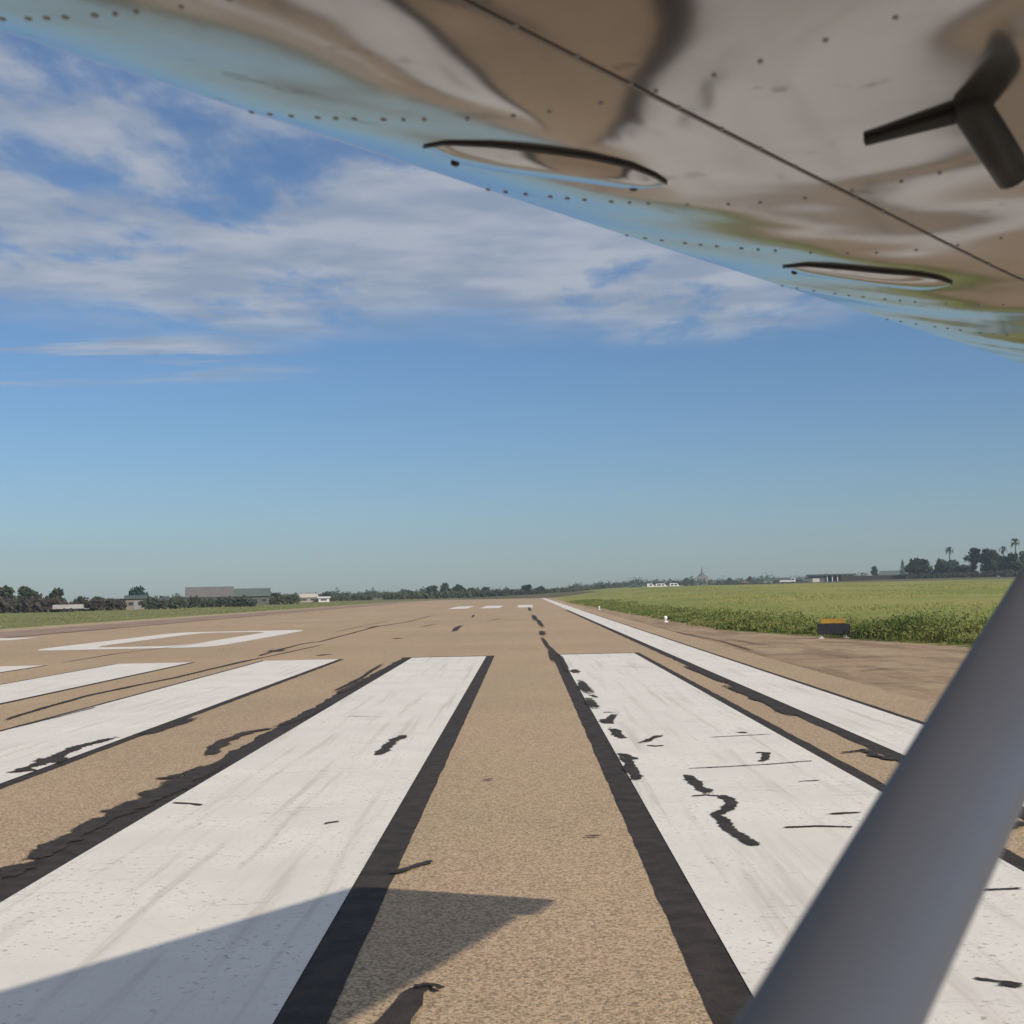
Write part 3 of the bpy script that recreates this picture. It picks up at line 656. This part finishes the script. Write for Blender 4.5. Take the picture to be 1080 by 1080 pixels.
# white trailer, vans and a low truck
TYRE = mat('black_tyre', (.02, .02, .02), .9); VANW = mat('white_vehicle_paint', (.72, .72, .70), .35)
def wheel(bm, x, y, r, wd):
    tube(bm, [(x, y-wd/2, r), (x, y+wd/2, r)], r, 14)
def van(px, dist, lab, L=5.2, H=2.3, z=0):
    p = ahead(px, dist); V = thing('van', lab, 'van', (p.x, p.y, z), bearing(px)+.15, 'white vans by the field')
    bm = bmesh.new(); prof = [(-L/2, .35), (L/2, .35), (L/2, 1.05), (L/2-.7, 1.25), (L/2-1.5, H), (-L/2+.05, H)]
    sides = [[bm.verts.new((x, y, b)) for x, b in prof] for y in (-.95, .95)]
    for k in range(6): bm.faces.new((sides[0][k], sides[0][(k+1) % 6], sides[1][(k+1) % 6], sides[1][k]))
    bm.faces.new(sides[0][::-1]); bm.faces.new(sides[1]); bmesh.ops.recalc_face_normals(bm, faces=bm.faces[:])
    bmesh.ops.bevel(bm, geom=bm.edges[:], offset=.06, segments=2, affect='EDGES'); obj('body', bm, VANW, V)
    for x in (-L/2+1, L/2-1):
        for y in (-.86, .86):
            bm = bmesh.new(); wheel(bm, x, y, .34, .24); obj('wheel', bm, TYRE, V)
    obj('side_window', bx(L/2-2.6, L/2-1.55, -.962, -.945, 1.35, H-.25), GLASS, V); obj('rear_window', bx(-L/2+.5, L/2-3.0, -.962, -.945, 1.35, H-.25), GLASS, V)
    return V
def fz(px, d): p_ = ahead(px, d); return max(1.5, field_z(p_.x, p_.y))
van(687, 520, 'brightest white van, leftmost of the three by the field', 3.6, 2.2, 1.45); van(698, 540, 'white van in the middle of the three by the field', 5.2, 2.2, 1.45); van(712, 550, 'white van, rightmost of the three, left of the spired tower', 4.6, 2.3, 1.45)
p = ahead(72, 214); TL = thing('trailer', 'long low white trailer parked before the trees at left', 'trailer', (p.x, p.y, -.02), bearing(72)-.1)
bm = bx(-2.3, 2.3, -.9, .9, .45, 1.15, bev=.07); obj('body', bm, pm('dull_trailer_paint', (.36, .36, .36)), TL)
for x in (-.5, .5):
    for y in (-.8, .8):
        bm = bmesh.new(); wheel(bm, x, y, .3, .22); obj('wheel', bm, TYRE, TL)
bm = bmesh.new(); tube(bm, [(2.3, 0, .5), (3.2, 0, .42)], .05, 6); obj('drawbar', bm, GREYD, TL)
p = ahead(831, 440); TK = thing('flatbed_truck', 'low white truck parked before the long dark shed', 'truck', (p.x, p.y, fz(831, 440)+.1), bearing(831))
obj('bed', bx(-2.6, 1.0, -1, 1, .6, 1.2, bev=.05), VANW, TK); obj('cab', bx(1.06, 2.6, -.95, .95, .5, 1.95, bev=.15), VANW, TK); obj('cab_window', bx(1.35, 2.3, -.965, -.951, 1.25, 1.75), GLASS, TK)
for x in (-1.6, 1.8):
    for y in (-.85, .85):
        bm = bmesh.new(); wheel(bm, x, y, .4, .25); obj('wheel', bm, TYRE, TK)

# ------------------------------------------------------------------ runway furniture
p = at(880, 673)
SG = thing('runway_sign', 'low black runway sign with an amber top strip on two white feet before the weeds', 'sign', (p.x, p.y, -.012), bearing(880))
obj('sign_panel', bx(-.52, .50, -.09, .09, .13, .47, bev=.012), mat('black_sign_face', (.018, .020, .026), .5, var=.3, vscale=5), SG)
obj('amber_panel', bx(-.42, .36, -.085, .085, .473, .63, bev=.012), mat('amber_sign_face', (.36, .21, .028), .6, var=.15, vscale=6), SG)
for x in (-.40, .36):
    bm = bmesh.new(); tube(bm, [(x, 0, .02), (x, 0, .128)], .035, 10); box(bm, x-.085, x+.085, -.13, .13, 0, .035, bev=.006)
    obj('leg', bm, mat('white_sign_leg', (.62, .60, .56), .6), SG)
def edge_light(px, py, lab, k=1.0):
    p_ = at(px, py); E_ = thing('edge_light', lab, 'runway light', (p_.x, p_.y, -.012), 0, 'runway edge lights')
    bm = bmesh.new(); bmesh.ops.create_cone(bm, cap_ends=True, segments=16, radius1=.13*k, radius2=.11*k, depth=.05, matrix=Matrix.Translation((0, 0, .025))); tube(bm, [(0, 0, .05), (0, 0, .20)], .04*k, 10)
    obj('base', bm, mat('white_light_base', (.7, .7, .68), .5), E_)
    bm = bmesh.new(); bmesh.ops.create_uvsphere(bm, u_segments=14, v_segments=10, radius=.085*k, matrix=Matrix.Translation((0, 0, .22)) @ Matrix.Diagonal((1, 1, 1.15, 1)))
    obj('lens', bm, mat('frosted_lens', (.85, .85, .84), .2), E_, smooth=True)
edge_light(702, 656, 'bright white runway edge light nearer the camera on the right', 1.1); edge_light(632, 643, 'pale runway edge light farther down the right side', .9)

# ------------------------------------------------------------------ the airplane: wing, flap, strut
TH, NLE, ZLOW, DIH, CH = 0.92084232, 1.2607683, 2.15, math.radians(1.7), 1.6090
US = Vector((math.cos(TH), math.sin(TH), 0)); NF = Vector((-math.sin(TH), math.cos(TH), 0)); S0 = -.45
def section():
    """wing section in metres: (behind the nose, above the nose), upper trailing edge -> nose -> lower trailing edge"""
    low = [(0, 0)]; x = y = q_ = 0.0; ds = .004
    K = [(0, 90), (.035, 30), (.08, 17.5), (.43, 12.6), (.68, 2), (.80, -1.5), (5, -1.5)]
    while x < 1.63-.01:
        for (a, p), (b, r) in zip(K, K[1:]):
            if q_ <= b: an = math.radians(p + (r-p)*(q_-a)/(b-a)); break
        x += math.cos(an)*ds; y -= math.sin(an)*ds; q_ += ds; low.append((x, y))
    te = low[-1]; low = [p for i, p in enumerate(low) if i < 30 or i % 4 == 0]; up = []
    for i in range(60):
        X = (1-math.cos(math.pi*i/59))/2
        up.append((X*te[0], te[1]*X + 5*.135*(.2969*math.sqrt(X)-.126*X-.3516*X*X+.2843*X**3-.1036*X**4)*1.63))
    up = up[::-1][:-1]
    return up + low, len(up)
AF, NUP = section(); ZN = ZLOW - min(y for x, y in AF)
def wing_point(s, x, y, chord):
    k = chord/CH; out = abs(s-S0); rk = max(0, min(1, (out-2.6)/2.75))
    q_ = US*(s + math.copysign(.39*rk*x/CH, s-S0)) + NF*(NLE - x*k); q_.z = ZN + y*k + (out+S0)*math.tan(DIH)
    return q_
def chord_at(s):
    k = max(0, min(1, (abs(s-S0)-2.6)/(5.35-2.6))); return CH + (1.0-CH)*k
TIP = 5.35
st_ = [S0 - TIP + .1*i for i in range(int(2*TIP/.1)+1)]
AP = thing('airplane', 'polished metal high-wing light airplane seen from its cabin, wing overhead and strut at right', 'airplane', (US.x*S0, US.y*S0, 0))
def local(v): return v - AP.location
CUT = .725                                                            # flap and aileron fill the trailing quarter
def in_flap(s): return .55 < abs(s-S0) < 5.0
bm = bmesh.new(); rings = []
for s in st_:
    c_ = chord_at(s); ring = []
    for i, (x, y) in enumerate(AF):
        if in_flap(s) and x > CUT*CH:                                # the section closes at the rear spar
            x = CUT*CH; y = min((abs(p[0]-x), p[1]) for p in (AF[:NUP] if i < NUP else AF[NUP:]))[1]
        ring.append(bm.verts.new(local(wing_point(s, x, y, c_))))
    rings.append(ring)
n_ = len(AF)
for r0, r1 in zip(rings, rings[1:]):
    for k in range(n_-1): bm.faces.new((r0[k], r0[k+1], r1[k+1], r1[k]))
for r_, s_ in ((rings[0], -1), (rings[-1], 1)):                       # rounded tips
    c0 = sum((v.co for v in r_), Vector())/n_; prev = r_
    for f_, o_ in ((.86, .05), (.6, .085), (.25, .10)):
        cur = [bm.verts.new(c0 + (v.co-c0)*Vector((1, 1, 1)).x*(.6+.4*f_) if False else Vector((*(c0 + (v.co-c0)*(1-.05*(1-f_))).xy, c0.z + (v.co.z-c0.z)*f_)) + US*o_*s_) for v in r_]
        for k in range(n_-1): bm.faces.new((prev[k], prev[k+1], cur[k+1], cur[k]))
        prev = cur
    bm.faces.new(prev)
bmesh.ops.remove_doubles(bm, verts=bm.verts[:], dist=1e-5); bmesh.ops.recalc_face_normals(bm, faces=bm.faces[:])
bvh = BVHTree.FromBMesh(bm)
# round-head rivets along the seams, part of the skin
RIV = mat('grey_rivet', (.23, .23, .235), .45, metal=.5)
def surf_from(p_from, d):
    h_ = bvh.ray_cast(local(p_from), d); return (h_[0] + AP.location, h_[1]) if h_[0] is not None else (None, None)
def under(s, a):                                                      # point of the lower skin a metres behind the nose
    q_ = US*s + NF*(NLE-a); return surf_from(Vector((q_.x, q_.y, ZLOW-.6)), Vector((0, 0, 1)))
def seen(px, py):
    d = (FW*FPX + RT*(px-540) - UP*(py-540)).normalized(); return surf_from(EYE, d)
def rivet(bmx, p_, nn, r=.0042, h=.0018):
    t1 = nn.orthogonal().normalized(); t2 = nn.cross(t1); p_ = local(p_); rr = []
    for f_, hz in ((1, -.0003), (.8, h*.7), (.4, h)):
        rr.append([bmx.verts.new(p_ + (t1*math.cos(k*.7854)+t2*math.sin(k*.7854))*r*f_ + nn*hz) for k in range(8)])
    for a_, b_ in zip(rr, rr[1:]):
        for k in range(8): bmx.faces.new((a_[k], a_[(k+1) % 8], b_[(k+1) % 8], b_[k])).material_index = 1
    bmx.faces.new(rr[-1]).material_index = 1
riv = []
ribs = [at(px, py, 2.30).dot(US) for px, py in ((-40, 18), (288, 118), (550, 207), (713, 258), (890, 317), (1010, 357))]
for s in ribs:                                                        # one row along each rib, from the nose back
    acc = 0; nxt = .03; prev = None; cnt = 0
    for x, y in AF[NUP:]:
        p_ = wing_point(s, x, y, CH)
        if prev is not None:
            acc += (p_-prev).length
            if acc >= nxt:
                nxt += .037 if cnt < 9 else .06; cnt += 1
                h_, nn, _i, _d = bvh.find_nearest(local(p_))
                if x < 1.1: riv.append((h_ + AP.location, nn, .0043 if cnt < 9 else .003))
        prev = p_
s = .3
while s < 3.0:
    h_, nn = under(s, .50+.157-.03)
    if h_ is not None: riv.append((h_, nn, .0026))
    s += .09
for (p_, nn, r_) in riv: rivet(bm, p_, nn if nn.dot(EYE-p_) > 0 else -nn, r_)
wing = obj('wing', bm, [SKIN, RIV], AP, smooth=True)
DARKM = mat('dark_rubber_seal', (.035, .033, .033), .55); BOLT = mat('dark_screw_head', (.03, .03, .032), .4, metal=.4)
# lap seam between the nose skin and the belly skin
bm = bmesh.new(); prev = None; s = .2
while s < 4.0:
    h1, nn = under(s, .622); h2, _ = under(s, .6265)
    if h1 is not None and h2 is not None:
        cur = (bm.verts.new(local(h1)-Vector((0, 0, .0012))), bm.verts.new(local(h2)-Vector((0, 0, .0012))))
        if prev: bm.faces.new((prev[0], prev[1], cur[1], cur[0]))
        prev = cur
    s += .05
obj('lap_seam', bm, mat('grimy_seam', (.15, .138, .125), .6), wing)
# two nose fairings, each with a dark seal along its upper side and three screws
def fairing(top, low, bolts, lift):
    def dense(pl, n):
        out = []; 
        for i in range(n):
            f_ = i/(n-1)*(len(pl)-1); k = min(int(f_), len(pl)-2); g = f_-k
            out.append((pl[k][0]*(1-g)+pl[k+1][0]*g, pl[k][1]*(1-g)+pl[k+1][1]*g))
        return out
    N, Mm = 26, 8; T_, L_ = dense(top, N), dense(low, N); bm = bmesh.new(); grid = []
    for i in range(N):
        row = []
        for j in range(Mm):
            g = j/(Mm-1); px = T_[i][0]*(1-g)+L_[i][0]*g; py = T_[i][1]*(1-g)+L_[i][1]*g
            h_, nn = seen(px, py)
            if h_ is None: row = None; break
            if nn.dot(EYE-h_) < 0: nn = -nn
            e = math.sin(math.pi*min(1, max(0, i/(N-1))))**.6 * (math.sin(math.pi*(.08+.90*g))**.8)
            row.append(bm.verts.new(local(h_) + nn*(lift*e - .0008)))
        if row: grid.append(row)
    for a_, b_ in zip(grid, grid[1:]):
        for j in range(Mm-1): bm.faces.new((a_[j], a_[j+1], b_[j+1], b_[j]))
    bmesh.ops.recalc_face_normals(bm, faces=bm.faces[:])
    obj('nose_fairing', bm, SKIN, wing, smooth=True)
    bm = bmesh.new(); pts = []; rad = []
    D_ = dense(top, 30)
    for i, q_ in enumerate(D_):
        h_, nn = seen(*q_)
        if h_ is None: continue
        if nn.dot(EYE-h_) < 0: nn = -nn
        pts.append(local(h_)+nn*.0018); rad.append(.0030*(.55+.45*math.sin(math.pi*i/29)))
    tube(bm, pts, rad, 8); obj('rubber_seal', bm, DARKM, wing, smooth=True)
    for q_ in bolts:
        h_, nn = seen(*q_)
        if h_ is None: continue
        if nn.dot(EYE-h_) < 0: nn = -nn
        bm = bmesh.new(); bmesh.ops.create_uvsphere(bm, u_segments=12, v_segments=8, radius=.0062, matrix=Matrix.Translation(local(h_)+nn*.001) @ nn.to_track_quat('Z', 'Y').to_matrix().to_4x4() @ Matrix.Diagonal((1, 1, .6, 1)))
        obj('screw', bm, BOLT, wing, smooth=True)
fairing([(447,154),(470,150),(520,152),(568,157),(620,164),(665,174),(690,184),(703,192)], [(470,166),(490,174),(530,182),(580,188),(620,193),(655,198),(680,199),(700,197)], [(480,172),(568,158),(668,198)], .012)
fairing([(826,281),(850,279),(890,282),(930,286),(970,289),(990,293),(1004,298)], [(836,287),(855,292),(890,295),(920,299),(945,303),(970,306),(985,305),(1002,301)], [(838,287),(928,287),(974,304)], .012)
# vent: a rod under the skin and a stub tube
BLK = mat('black_vent_metal', (.012, .011, .011), .5)
def below(px, py, drop):
    h_, nn = seen(px, py)
    return h_ if h_ is not None else at(px, py, ZLOW)
(sa, na), (sb, nb) = seen(913, 146), seen(1026, 112)
a_ = sa + Vector((0, 0, -.003)); b_ = sb + Vector((0, 0, -.005)); c_ = at(1070, 186, b_.z - .055)
bm = bmesh.new(); tube(bm, [local(a_), local(a_.lerp(b_, .5)), local(b_)], [.0055, .0075, .0095], 12); obj('vent_rod', bm, BLK, AP, smooth=True)
bm = bmesh.new(); tube(bm, [local(b_ + Vector((0, 0, .02))), local(b_), local(b_.lerp(c_, .5)), local(c_)], [.020, .020, .020, .019], 16); obj('vent_tube', bm, BLK, AP, smooth=True)
# flap and aileron, both behind the cabin view
def control(name, s0, s1, ang):
    bm = bmesh.new(); rr = []
    for s in (s0, s1):
        cc = chord_at(s); h_ = wing_point(s, (CUT+.004)*CH, -.10, cc); L = cc*(1-CUT-.004); ring = []
        for f_, tz in ((0, .022), (.15, .030), (.5, .018), (1, .002), (.5, -.012), (.15, -.024), (0, -.02)):
            dx_, dz_ = f_*L, tz*cc; out = abs(s-S0); rk = max(0, min(1, (out-2.6)/2.75)); sw = US*math.copysign(.39*rk*dx_/cc, s-S0)
            ring.append(bm.verts.new(local(h_ + sw - NF*(dx_*math.cos(ang)+dz_*math.sin(ang)) + Vector((0, 0, -dx_*math.sin(ang)+dz_*math.cos(ang))))))
        rr.append(ring)
    for k in range(7): bm.faces.new((rr[0][k], rr[0][(k+1) % 7], rr[1][(k+1) % 7], rr[1][k]))
    bm.faces.new(rr[0]); bm.faces.new(rr[1]); bmesh.ops.recalc_face_normals(bm, faces=bm.faces[:])
    return obj(name, bm, SKIN, wing)
for sg in (1, -1):
    control('flap', S0+sg*.57, S0+sg*2.78, math.radians(1)); control('aileron', S0+sg*2.82, S0+sg*4.98, 0)
# strut: a streamlined tube from the fuselage side up to the wing spar
STR = mat('grey_strut_paint', (.070, .079, .104), .5, var=.05, vscale=3, bump=.03, bscale=30)
LAM = .50
rayA = FW + RT*((877-540)/FPX) - UP*((1080-540)/FPX); rayB = FW + RT*((1001-540)/FPX) - UP*((850-540)/FPX)
nrm = rayA.cross(rayB); kk = .50
base = NF*(NLE-kk); base.z = ZLOW+.01-1.7; dus = US + Vector((0, 0, math.tan(DIH)))
sW = -base.dot(nrm)/dus.dot(nrm); Wp = base + dus*sW + EYE
Ap = EYE + rayA*LAM; dirS = (Wp-Ap).normalized()
bm = bmesh.new(); rings = []; N = 28
tot = (Wp-Ap).length; lo = -.55
view = (Ap-EYE).normalized(); side = dirS.cross(view).normalized(); thick = side.cross(dirS).normalized()
for i in range(31):
    dd = lo + (tot-lo)*i/30; c_ = Ap + dirS*dd
    wid = .0305 + .0165*max(-.3, min(.8, dd)); th_ = .022
    rings.append([bm.verts.new(local(c_ + side*math.cos(2*math.pi*k/N)*wid + thick*math.sin(2*math.pi*k/N)*th_)) for k in range(N)])
for r0, r1 in zip(rings, rings[1:]):
    for k in range(N): bm.faces.new((r0[k], r0[(k+1) % N], r1[(k+1) % N], r1[k]))
bm.faces.new(rings[0][::-1]); bm.faces.new(rings[-1]); bmesh.ops.recalc_face_normals(bm, faces=bm.faces[:])
obj('wing_strut', bm, STR, AP, smooth=True)

# ------------------------------------------------------------------ thin haze over the field
hz = bx(-1500, 1500, -450, 1500, -1.03, 60); hm = bpy.data.materials.new('thin_haze'); hm.use_nodes = True
for nd in list(hm.node_tree.nodes):
    if nd.type == 'BSDF_PRINCIPLED': hm.node_tree.nodes.remove(nd)
pv = hm.node_tree.nodes.new('ShaderNodeVolumePrincipled'); pv.inputs['Density'].default_value = HAZE; pv.inputs['Color'].default_value = (.72, .91, 1, 1)
pv.inputs['Anisotropy'].default_value = .2
hm.node_tree.links.new(pv.outputs[0], [n for n in hm.node_tree.nodes if n.type == 'OUTPUT_MATERIAL'][0].inputs['Volume'])
tag(obj('haze', hz, hm), None, None, None, 'stuff')
